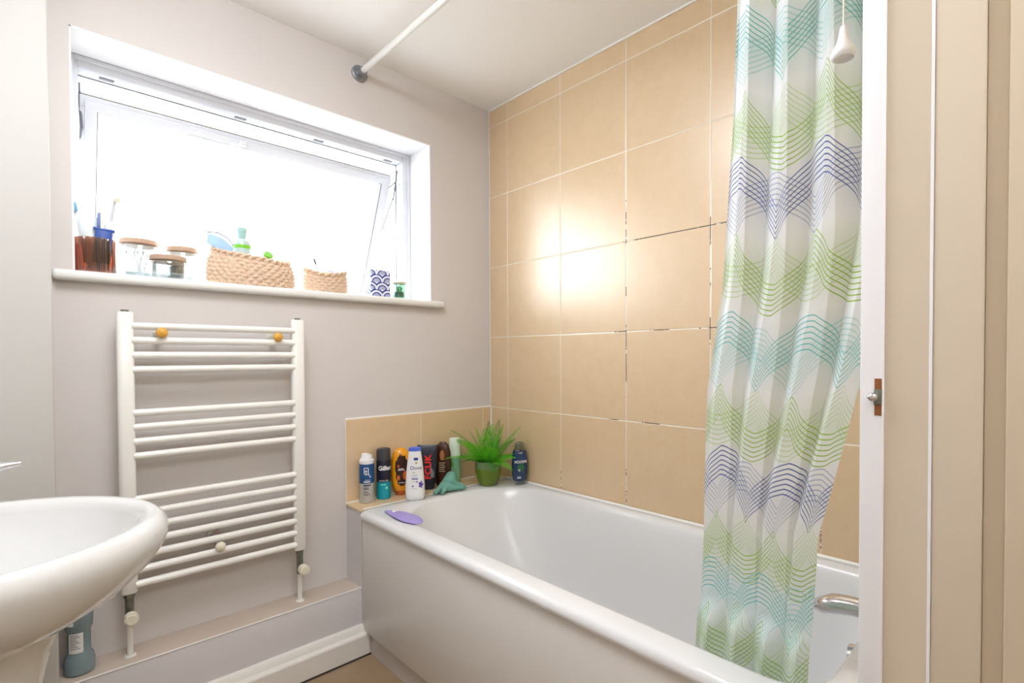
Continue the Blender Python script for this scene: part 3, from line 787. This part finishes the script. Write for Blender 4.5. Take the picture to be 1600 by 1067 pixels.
# exfoliating glove slumped on the ledge
def skin_obj(name, pts, edges, radii, mat, label, cat, sub=2):
    me = bpy.data.meshes.new(name); me.from_pydata(pts, edges, []); me.materials.append(mat)
    o = bpy.data.objects.new(name, me); C.objects.link(o)
    m = o.modifiers.new('skin', 'SKIN'); o.modifiers.new('sub', 'SUBSURF').levels = sub; o.modifiers['sub'].render_levels = sub
    me.skin_vertices[0].data[0].use_root = True
    for i, r in enumerate(radii): me.skin_vertices[0].data[i].radius = (r, r) if not hasattr(r, '__len__') else r
    for p_ in me.polygons: p_.use_smooth = True
    m.use_smooth_shade = True
    return tag(o, label, cat) if label else o
gp = [(-.325, -.120, .556), (-.303, -.108, .574), (-.284, -.100, .584), (-.350, -.130, .549), (-.376, -.140, .543), (-.400, -.147, .537), (-.414, -.150, .5345),
      (-.364, -.152, .546), (-.380, -.168, .538), (-.390, -.177, .5345), (-.334, -.160, .545), (-.306, -.168, .541), (-.284, -.174, .536),
      (-.300, -.138, .550), (-.280, -.160, .541), (-.268, -.174, .536)]
ge = [(0, 1), (1, 2), (0, 3), (3, 4), (4, 5), (5, 6), (3, 7), (7, 8), (8, 9), (3, 10), (10, 11), (11, 12), (0, 13), (13, 14), (14, 15)]
gr = [.027, .025, .026, .022, .0125, .010, .009, .0125, .010, .009, .014, .010, .009, .016, .011, .009]
Mg = plain('teal_knit', (120, 178, 162), .9, var=.25, vs=200, bump=.8, bs=600)
skin_obj('bath_glove', gp, ge, gr, Mg, 'teal knitted exfoliating glove slumped below the brown shampoo bottle', 'glove')
# lilac soap rest
bm = newbm(); rings = []
c0 = Vector((-.655, -.205, .5262)); c1 = Vector((-.640, -.425, .5262)); dr = (c1-c0); LN = dr.length; dr.normalize(); sd = Vector((dr.y, -dr.x, 0))
NN = 26
for i in range(NN+1):
    t_ = i/NN; wv = .0345*math.sin(PI*t_**1.45)**.5*(.72+.3*t_)+.0012
    p = c0+dr*LN*t_; h = .0135*math.sin(PI*t_)**.5+.0008
    rings.append([tuple(p+sd*wv*math.cos(q)+Vector((0, 0, h*(.5+.5*math.sin(q))))) for q in [2*PI*k/20 for k in range(20)]])
loft(bm, rings)
t = thing('foot_file', 'lilac oval scrubber lying on the front corner of the bath rim', 'scrubber', (-.648, -.315, .5262))
ob = obj('body', bm, P('lilac_plastic', (166, 152, 218), rough=.4), t, 60)
bm = newbm()
q0 = c0+dr*LN*.27
for dx, dy, r_ in ((0, 0, .007), (.010, .004, .006), (-.004, .010, .006), (.006, -.010, .005)):
    sphere(bm, (q0.x+dx, q0.y-dy, .5385), r_, r_, .0018, 12)
obj('printed_motif', bm, WT, t)
bm = newbm(); sphere(bm, (q0.x+.001, q0.y, .5403), .002, .002, .001, 10); obj('motif_dot', bm, M_dark, t)

# fern in a two-tone green pot
PO = (-.147, -.167, .5252)
t = thing('potted_fern', 'bright green fern in a two-tone green pot in the bath corner', 'plant', PO)
bm = newbm(); lathe(bm, [(.034, 0), (.038, .002), (.045, .015), (.052, .035), (.0565, .060), (.0572, .076)], seg=48, cap1=False); obj('pot', bm, P('moss_glaze', (104, 128, 34), rough=.18, var=.2, vs=60), t, W=False)
bm = newbm(); lathe(bm, [(.0573, .0755), (.0572, .090), (.0565, .104), (.0545, .106), (.052, .104), (.051, .09), (.05, .085)], seg=48, cap0=False); obj('pot_band', bm, P('sage_glaze', (112, 140, 92), rough=.18, var=.2, vs=90), t, W=False)
bm = newbm(); lathe(bm, [(.001, .090), (.0505, .088)], seg=32, cap0=False, cap1=False); obj('soil', bm, P('soil', (40, 44, 32), rough=.9), t, W=False)
FM = [thin('fern_green_%s' % a, c, .35, .45) for a, c in (('bright', (104, 204, 34)), ('mid', (78, 178, 34)), ('deep', (54, 140, 36)))]
random.seed(11)
def frond(az, elev, L, droop, mat):
    bm = newbm(); d = Vector((math.cos(az)*math.cos(elev), math.sin(az)*math.cos(elev), math.sin(elev)))
    p = Vector((.012*math.cos(az), .012*math.sin(az), .092)); n = 20; pts = []
    side0 = Vector((-math.sin(az), math.cos(az), 0)); tw = random.uniform(-.5, .5)
    for i in range(n+1):
        pts.append(p.copy()); d.z -= droop/n; d.normalize(); p = p+d*L/n
        # stay clear of the two walls
        if PO[0]+p.x > -.008: p.x = -.008-PO[0]
        if PO[1]+p.y > -.014: p.y = -.014-PO[1]
    tube(bm, pts, [.0011]*(n)+[.0004], 5)
    for i in range(2, 23):
        tt = i/23; k = int(tt*n); f = tt*n-k
        q = pts[k].lerp(pts[min(k+1, n)], f); dd = (pts[min(k+1, n)]-pts[max(k-1, 0)]).normalized()
        sdv = (side0-dd*side0.dot(dd)).normalized(); nv = dd.cross(sdv); sdv = (sdv*math.cos(tw)+nv*math.sin(tw)).normalized()
        ll = .046*math.sin(PI*min(1, tt*.88+.12))**.7*(1.1-tt*.62)*L/.18
        wd = .0036
        for s in (-1, 1):
            o = sdv*s
            a_ = q; tip = q+o*ll+dd*ll*.30+nv.normalized()*(-.12*ll)
            m1 = q+o*ll*.4+dd*(ll*.12+wd*.6); m2 = q+o*ll*.4+dd*(ll*.12-wd*.6)
            vs = [bm.verts.new(v_) for v_ in (a_, m1, tip, m2)]
            bm.faces.new(vs)
    for v in bm.verts:
        if PO[0]+v.co.x > -.004: v.co.x = -.004-PO[0]
        if PO[1]+v.co.y > -.010: v.co.y = -.010-PO[1]
    obj('frond', bm, mat, t, 0, W=False)
camaz = math.atan2(CAM.y-PO[1], CAM.x-PO[0])
for i in range(27):
    ring = i % 3
    az = i*2.39996+random.uniform(-.2, .2)
    elev = math.radians((78, 56, 34)[ring]+random.uniform(-8, 8)); L_ = (.18, .18, .145)[ring]*random.uniform(.85, 1.12)
    frond(az, elev, L_, (.6, 1.1, 1.0)[ring]*random.uniform(.7, 1.2), FM[random.choice((0, 0, 1, 1, 2))])
frond(camaz-1.25, math.radians(38), .20, 1.0, FM[0]); frond(camaz-1.5, math.radians(62), .22, .9, FM[1]); frond(camaz+1.2, math.radians(60), .22, .55, FM[0])
frond(camaz+.15, math.radians(70), .17, 1.9, FM[0]); frond(camaz+1.35, math.radians(34), .15, .6, FM[1])

# cleaner bottle standing on the boxing behind the pedestal
loc = (-1.470, -.060, .2372)
t = thing('cleaner_bottle', 'grey-blue waisted bottle standing on the pipe boxing under the basin', 'bottle', loc)
bm = newbm(); lathe(bm, [(.027, 0), (.032, .004), (.033, .03), (.030, .045), (.024, .056), (.024, .112), (.029, .124), (.030, .150), (.029, .185), (.018, .205), (.012, .215), (.012, .232), (.001, .233)], seg=32); obj('bottle_body', bm, P('smoky_teal_plastic', (128, 146, 152), rough=.15), t, W=False)
a = CAMA(*loc[:2])
bm = newbm(); patch(bm, lambda X, Y: ((.0245)*math.cos(a-.25+X/.024), (.0245)*math.sin(a-.25+X/.024), Y), -.018, .014, .060, .116); patch(bm, lambda X, Y: ((.0305)*math.cos(a-.5+X/.03), (.0305)*math.sin(a-.5+X/.03), Y), -.014, .004, .136, .15)
obj('label', bm, WT, t, W=False)
bm = newbm()
for i in range(8): patch(bm, lambda X, Y: ((.0249)*math.cos(a-.25+X/.024), (.0249)*math.sin(a-.25+X/.024), Y), -.012, .008-.004*(i % 3), .072+i*.005, .0735+i*.005)
obj('small_print', bm, P('print_slate', (90, 96, 110)), t, W=False)

# ------------------------------------------------------------------ things on the window sill
SZ = 1.3253
# amber fluted tumbler
TX, TY = -1.417, .03
t = thing('tumbler', 'amber fluted glass tumbler holding toothbrushes at the left end of the sill', 'tumbler', (TX, TY, SZ))
fl = lambda a: 1+.05*math.cos(22*a)
bm = newbm(); lathe(bm, [(.040, 0), (.043, .003), (.0435, .09), (.0440, .098), (.0425, .099), (.0405, .095), (.0405, .008), (.001, .007)], seg=176, flute=fl, cap1=False)
obj('glass_body', bm, clear('amber_glass', (216, 172, 148), gl=.3, rough=.08), t, 50, W=False)
def leaning(name, label, cat, base, tip, build):
    base = Vector(base); tip = Vector(tip); d = (tip-base).normalized()
    t_ = thing(name, label, cat, tuple(base)); q = Vector((0, 0, 1)).rotation_difference(d)
    t_.rotation_mode = 'QUATERNION'; t_.rotation_quaternion = q
    build(t_, (tip-base).length); return t_
B0 = SZ+.0095
def tb(colour, n2):
    def f(t_, L_):
        bm = newbm(); tube(bm, [(0, 0, 0), (0, 0, L_*.5), (0, 0, L_*.75), (0, 0, L_)], [.005, .0055, .0032, .005], 12); obj('handle', bm, M_white, t_, W=False)
        bm = newbm(); add_box(bm, -.006, .006, -.013, -.003, L_-.026, L_, .002); obj('bristles', bm, colour, t_, W=False)
    return f
leaning('toothbrush', 'white toothbrush with blue and grey bristles, leaning left in the amber tumbler', 'toothbrush', (TX-.012, TY+.004, B0), (TX-.046, TY-.012, SZ+.193), tb(P('blue_bristle', (120, 180, 214)), 1))
leaning('toothbrush', 'toothbrush with pink bristles, mostly hidden behind the toothpaste tube', 'toothbrush', (TX+.002, TY+.022, B0), (TX+.006, TY+.034, SZ+.168), tb(P('pink_bristle', (230, 120, 150)), 2))
def ebrush(t_, L_):
    bm = newbm(); lathe(bm, [(.013, 0), (.0155, .01), (.0155, L_*.52), (.013, L_*.62), (.007, L_*.68)], seg=24); obj('handle', bm, M_white, t_, W=False)
    bm = newbm(); tube(bm, [(0, 0, L_*.66), (0, 0, L_*.9), (0, 0, L_)], [.0055, .0035, .0045], 12); h_ = obj('neck', bm, P('pale_grey_plastic', (214, 218, 228)), t_, W=False)
    bm = newbm(); cyl(bm, (0, 0, L_-.004), (.006, -.014, L_-.003), .007, 16); obj('brush_head', bm, M_cream, h_, W=False)
leaning('electric_toothbrush', 'white electric toothbrush leaning right in the amber tumbler', 'toothbrush', (TX+.012, TY-.004, B0), (TX+.044, TY-.022, SZ+.218), ebrush)
def tpaste(t_, L_):
    bm = newbm(); rings = []
    for z, a_, b_ in ((0, .012, .012), (.015, .012, .012), (.02, .017, .014), (L_*.8, .021, .008), (L_-.012, .022, .003), (L_, .022, .0015)):
        rings.append([(a_*math.cos(q), b_*math.sin(q), z) for q in [2*PI*i/24 for i in range(24)]])
    loft(bm, rings); obj('tube_body', bm, P('tube_white', (226, 236, 238)), t_, 40, W=False)
leaning('toothpaste_tube', 'white toothpaste tube standing upright in the amber tumbler', 'toothpaste', (TX-.008, TY-.012, B0+.002), (TX-.016, TY-.016, SZ+.158), tpaste)
def razor(t_, L_):
    bm = newbm(); tube(bm, [(0, 0, 0), (0, 0, L_*.7), (.0, .004, L_)], [.004, .0045, .003], 10); obj('handle', bm, P('blue_plastic', (50, 84, 170)), t_, W=False)
    bm = newbm(); add_box(bm, -.004, .004, -.0115, .0115, L_-.045, L_-.002, .002); obj('head', bm, P('steel_blue', (120, 140, 190)), t_, W=False)
leaning('razor', 'slim blue razor standing among the brushes in the amber tumbler', 'razor', (TX+.006, TY-.020, B0), (TX+.008, TY-.018, SZ+.175), razor)
def sachet(t_, L_):
    bm = newbm(); add_box(bm, -.019, .019, -.003, .003, 0, L_, .0025); add_box(bm, -.024, .024, -.004, .004, L_-.008, L_, .003); obj('sachet_body', bm, P('royal_blue', (48, 88, 176), var=.3, vs=80), t_, W=False)
leaning('travel_sachet', 'royal blue sachet tucked in front of the electric toothbrush', 'sachet', (TX+.010, TY-.026, B0+.02), (TX+.018, TY-.030, SZ+.128), sachet)

# storage jars with bamboo lids
def jar(x, y, r, h, label, fill=None):
    t = thing('storage_jar', label, 'jar', (x, y, SZ), group='bamboo lidded jars on the sill')
    bm = newbm(); lathe(bm, [(r*.9, 0), (r, .005), (r, h-.012), (r*.95, h-.008), (r*.92, h-.006), (r*.92, .006), (.001, .005)], seg=40, cap1=False); obj('jar_glass', bm, M_jar, t, 50, W=False)
    bm = newbm(); lathe(bm, [(r*.9, h-.010), (r*.9, h-.004), (r*1.03, h-.004), (r*1.04, h), (r*1.04, h+.008), (r*1.0, h+.010), (.001, h+.010)], seg=40, cap1=False); obj('jar_lid', bm, M_cork, t, W=False)
    return t
jar(-1.311, .092, .047, .112, 'clear jar with bamboo lid holding cotton buds, tallest by the tumbler')
jar(-1.249, .014, .0455, .060, 'low clear jar with bamboo lid, nearest the sill edge')
jar(-1.196, .112, .043, .108, 'clear jar with bamboo lid standing behind the low jar')
random.seed(5)
sw = newbm(); tips = newbm()
Mst = P('bud_stick', (230, 230, 236)); Mtip = P('cotton', (250, 250, 250), rough=.9)
for i in range(11):
    a_ = random.uniform(0, 6.28); r_ = random.uniform(.004, .026); b_ = random.uniform(0, 6.28)
    p0 = Vector((-1.311+r_*.5*math.cos(a_), .092+r_*.5*math.sin(a_), SZ+.011)); p1 = Vector((-1.311+r_*1.3*math.cos(b_), .092+r_*1.3*math.sin(b_), SZ+random.uniform(.074, .088)))
    ct = thing('cotton_bud', 'white cotton bud standing in the jar beside the amber tumbler', 'cotton bud', tuple(p0), group='cotton buds in the jar')
    bm = newbm(); tube(bm, [p0, p1], .0012, 8); obj('stick', bm, Mst, ct)
    bm = newbm(); sphere(bm, p1, .0028, .0028, .006, 10); obj('cotton_tip', bm, Mtip, ct); bm = newbm(); sphere(bm, p0+Vector((0, 0, .003)), .0028, .0028, .005, 10); obj('cotton_tip', bm, Mtip, ct)
sw.free(); tips.free()

# woven baskets
def wicker():
    k = NT('pale_seagrass'); n = k.noise(160, 3)
    k.l(k.mix(k.ramp(n, .3, .7), lin((226, 190, 156)), lin((246, 226, 204))), k.b.inputs['Base Color']); k.b.inputs['Roughness'].default_value = .85
    tl = k.n('ShaderNodeBsdfTranslucent'); tl.inputs[0].default_value = lin((240, 210, 180))
    mx = k.n('ShaderNodeMixShader'); mx.inputs[0].default_value = .15; k.l(k.b.outputs[0], mx.inputs[1]); k.l(tl.outputs[0], mx.inputs[2]); k.l(mx.outputs[0], k.out.inputs[0])
    return k.m
M_wick = wicker()
def basket(x, y, ax, ay, hf, label, NW, rows, flare, tp_=.14, wr=.0052):
    t = thing('woven_basket', label, 'basket', (x, y, SZ))
    bm = newbm(); rings = []; sub = 5; n = NW*4
    for j in range(rows*sub+1):
        v = j/(rows*sub); row = int(j/sub); ring = []
        for i in range(n):
            a_ = 2*PI*i/n; h = hf(a_)
            s = 1+flare*math.sin(v*PI*.9)-tp_*v
            wv = wr*(math.sin(NW*a_+PI*row+.35*math.sin(3*a_)))*abs(math.sin(PI*(j % sub)/sub if j % sub else 0.02))
            rd_ = .0022*abs(math.sin(PI*(j/sub)))
            ring.append(((ax*s+wv+rd_)*math.cos(a_), (ay*s+wv+rd_)*math.sin(a_), v*h+.0015*math.sin(NW*a_*.5)))
        rings.append(ring)
    # inner skin
    for j in range(rows, -1, -1):
        v = j/rows; ring = []
        for i in range(n):
            a_ = 2*PI*i/n; s = 1+flare*math.sin(v*PI*.9)-tp_*v
            ring.append(((ax*s-.011)*math.cos(a_), (ay*s-.011)*math.sin(a_), max(.006, v*hf(a_)-.002)))
        rings.append(ring)
    R = loft(bm, rings, True, True)
    obj('weave', bm, M_wick, t, 60, W=False)
    bm = newbm(); n = 160; pr = []
    s = 1+flare*math.sin(PI*.9)-tp_
    for k in (0, 1):
        tube(bm, [((ax*s+.004*math.cos(NW*PI*i/n+k*PI))*math.cos(2*PI*i/n), (ay*s+.004*math.cos(NW*PI*i/n+k*PI))*math.sin(2*PI*i/n), hf(2*PI*i/n)+.004*math.sin(NW*PI*i/n+k*PI)) for i in range(n+1)], .0048, 8)
    obj('braided_rim', bm, M_wick, t, 60, W=False)
    return t
bh = lambda a_: .088+.030*max(0, -math.cos(a_))**1.3+.014*max(0, math.cos(a_))**3+.006*math.sin(3*a_)
basket(-1.008, .045, .128, .062, bh, 'large oval woven basket of toiletries in the middle of the sill', 30, 8, .10)
sbh = lambda a_: .074+.010*math.cos(2*a_+.5)
basket(-.760, .040, .074, .052, sbh, 'small round woven basket right of the large basket', 18, 6, .06, .06, .0045)
# contents of the large basket
fz = SZ+.0075
def tilt(o, rx, ry): o.rotation_euler = (rx, ry, o.rotation_euler.z)
bxx, byy = -1.008, .045
t = thing('spray_bottle', 'pale clear bottle with a green band standing in the large basket', 'bottle', (bxx-.028, byy+.012, fz))
bm = newbm(); lathe(bm, [(.026, 0), (.029, .004), (.029, .132), (.024, .148), (.013, .156), (.013, .162)], seg=28); obj('bottle_body', bm, P('frosted_plastic', (186, 210, 208), rough=.2), t, W=False)
bm = newbm(); lathe(bm, [(.0293, .122), (.0293, .134)], seg=28, cap0=False, cap1=False); obj('green_band', bm, P('lime', (130, 206, 60)), t, W=False)
bm = newbm(); lathe(bm, [(.014, .161), (.014, .178), (.0165, .182), (.0155, .194), (.001, .196)], seg=24); obj('cap', bm, P('mint_cap', (170, 212, 206)), t, W=False)
t = thing('cream_tube', 'white tube with a round green cap lying in the large basket', 'tube', (bxx+.038, byy-.008, fz+.092)); 
t.rotation_euler = (0.9, .35, 0)
bm = newbm(); lathe(bm, [(.006, -.06), (.020, -.04), (.022, 0), (.020, .016), (.014, .020)], seg=28); obj('tube_body', bm, P('tube_cream_white', (236, 240, 238)), t, W=False)
bm = newbm(); lathe(bm, [(.0145, .018), (.0150, .028), (.012, .031), (.001, .032)], seg=28); obj('cap', bm, P('lime_cap', (132, 206, 72)), t, W=False)
# shower cap / clear blue goggles over the left end
t = thing('eye_mask', 'translucent pale blue gel mask hanging over the left end of the large basket', 'mask', (bxx-.098, byy-.01, fz+.10))
bm = newbm(); g = []
for j in range(9):
    r_ = []
    for i in range(17):
        u = i/16*2-1; v_ = j/8*2-1
        r_.append(bm.verts.new((u*.036, -.012*(1-u*u)-.01*v_, .022+v_*.020*(1-.35*u*u)-.018*u)))
    g.append(r_)
for j in range(8):
    for i in range(16): bm.faces.new((g[j][i], g[j][i+1], g[j+1][i+1], g[j+1][i]))
bmesh.ops.solidify(bm, geom=bm.faces[:], thickness=.003)
obj('lens', bm, thin('pale_blue_film', (150, 178, 212), .08, .3, .97), t, 60, W=False)
bm = newbm(); tube(bm, [(-.036, -.002, .060), (-.01, -.02, .0585), (.02, -.018, .045), (.037, -.004, .026)], .0022, 8); obj('rim', bm, P('slate_blue', (110, 134, 190)), t, W=False)
t = thing('comb', 'thin brown comb end sticking out above the green-capped tube', 'comb', (bxx+.0, byy+.028, fz+.075)); t.rotation_euler = (0, .95, 0)
bm = newbm(); add_box(bm, -.003, .003, -.0015, .0015, 0, .085, .001); 
for i in range(14): add_box(bm, -.010, -.003, -.001, .001, .02+i*.0045, .0225+i*.0045)
obj('comb_body', bm, P('dusty_brown', (150, 120, 120)), t, W=False)
t = thing('soap_bar', 'pinkish soap bar at the right inside the large basket', 'soap', (bxx+.080, byy+.016, fz+.062)); t.rotation_euler = (.3, -.8, 0)
bm = newbm(); add_box(bm, -.028, .028, -.020, .020, 0, .022, .008, 4); obj('bar', bm, P('pink_soap', (240, 206, 190)), t, W=False)
# contents of the small basket
t = thing('makeup_brush', 'small brush with a dark handle tip leaning in the small basket', 'brush', (-.755, .05, fz)); t.rotation_euler = (0, -.35, 0)
bm = newbm(); tube(bm, [(0, 0, 0), (0, 0, .125)], [.003, .0025], 10); obj('handle', bm, P('light_handle', (196, 196, 216)), t, W=False)
bm = newbm(); tube(bm, [(0, 0, .108), (0, 0, .128)], .0034, 10); obj('handle_tip', bm, P('dark_tip', (70, 60, 60)), t, W=False)
t = thing('powder_puff', 'pale lilac powder puff resting in the top of the small basket', 'powder puff', (-.742, .040, fz+.062)); t.rotation_euler = (.6, .5, 0)
bm = newbm(); sphere(bm, (0, 0, .012), .026, .026, .012, 20); obj('puff', bm, P('lilac_plush', (196, 202, 232), rough=.9), t, W=False)
t = thing('lip_balm', 'small amber lip balm in the front of the small basket', 'balm', (-.768, .012, fz+.001))
bm = newbm(); lathe(bm, [(.008, 0), (.008, .064), (.006, .068), (.001, .069)], seg=18); obj('stick', bm, P('amber_yellow', (248, 206, 110)), t, W=False)

# blue patterned tissue box
def fan_mat():
    k = NT('blue_fan_print'); tc = k.n('ShaderNodeTexCoord'); s = k.n('ShaderNodeSeparateXYZ'); k.l(tc.outputs['Object'], s.inputs[0])
    X = k.mth('ADD', s.outputs[0], s.outputs[1]); Z = s.outputs[2]
    Wd = .047; 
    row = k.mth('FLOOR', k.mth('DIVIDE', Z, .030)); sh = k.mth('MULTIPLY', k.mth('MODULO', row, 2), Wd/2)
    u = k.mth('WRAP', k.mth('ADD', X, sh), Wd/2, -Wd/2); v = k.mth('WRAP', Z, .030, 0)
    rr = k.mth('SQRT', k.mth('ADD', k.mth('MULTIPLY', u, u), k.mth('MULTIPLY', v, v)))
    an = k.mth('ARCTAN2', v, u)
    rings = k.mth('LESS_THAN', k.mth('FRACT', k.mth('MULTIPLY', rr, 75)), .45)
    rays = k.mth('LESS_THAN', k.mth('FRACT', k.mth('MULTIPLY', an, 2.2)), .5)
    outer = k.mth('GREATER_THAN', rr, .015)
    m = k.mth('ADD', k.mth('MULTIPLY', outer, rings), k.mth('MULTIPLY', k.mth('SUBTRACT', 1, outer), rays), clamp=True)
    k.l(k.mix(m, lin((236, 238, 246)), lin((34, 60, 150))), k.b.inputs['Base Color']); k.b.inputs['Roughness'].default_value = .35
    return k.m
t = thing('tissue_box', 'white box with blue fan pattern and a tissue on the sill by the right reveal', 'box', (-.552, .035, SZ), -.08)
bm = newbm(); add_box(bm, -.041, .041, -.03, .03, 0, .108, .002); obj('box', bm, fan_mat(), t, W=False)
bm = newbm()
pts = [(-.02, 0, .108), (-.012, -.004, .13), (-.004, .002, .146), (.006, -.003, .134), (.016, .003, .139), (.022, 0, .108)]
top = [bm.verts.new(p_) for p_ in pts]; bot = [bm.verts.new((p_[0]*1.0, p_[1]+.012, .1082+(p_[2]-.108)*.55)) for p_ in pts]
for i in range(len(pts)-1): bm.faces.new((top[i], top[i+1], bot[i+1], bot[i]))
b0 = [bm.verts.new((p_[0], p_[1]-.002, .1082)) for p_ in pts]
for i in range(len(pts)-1): bm.faces.new((b0[i], b0[i+1], top[i+1], top[i]))
obj('tissue', bm, thin('tissue_paper', (246, 248, 252), .4, .9), t, 60, W=False)
# candle jar
t = thing('candle_jar', 'small glass jar with green contents at the right end of the sill', 'jar', (-.457, .035, SZ))
bm = newbm(); lathe(bm, [(.024, 0), (.028, .004), (.028, .058), (.025, .064), (.0235, .064), (.026, .056), (.026, .007), (.001, .006)], seg=36, cap1=False); obj('jar_glass', bm, clear('greenish_glass', (224, 246, 236), gl=.22), t, 50, W=False)
bm = newbm(); lathe(bm, [(.025, .063), (.0285, .064), (.0285, .071), (.027, .072), (.001, .072)], seg=36); obj('jar_lid', bm, P('pale_wood_lid', (206, 196, 170)), t, W=False)
bm = newbm(); lathe(bm, [(.001, .0065), (.018, .0065), (.020, .012), (.019, .030), (.014, .034)], seg=24); obj('sage_filling', bm, P('speckled_green', (90, 130, 100), var=.6, vs=300), t, W=False)
bm = newbm(); sphere(bm, (-.002, -.004, .044), .013, .012, .011, 18); obj('green_ball', bm, P('leaf_green_wax', (40, 170, 90)), t, W=False)
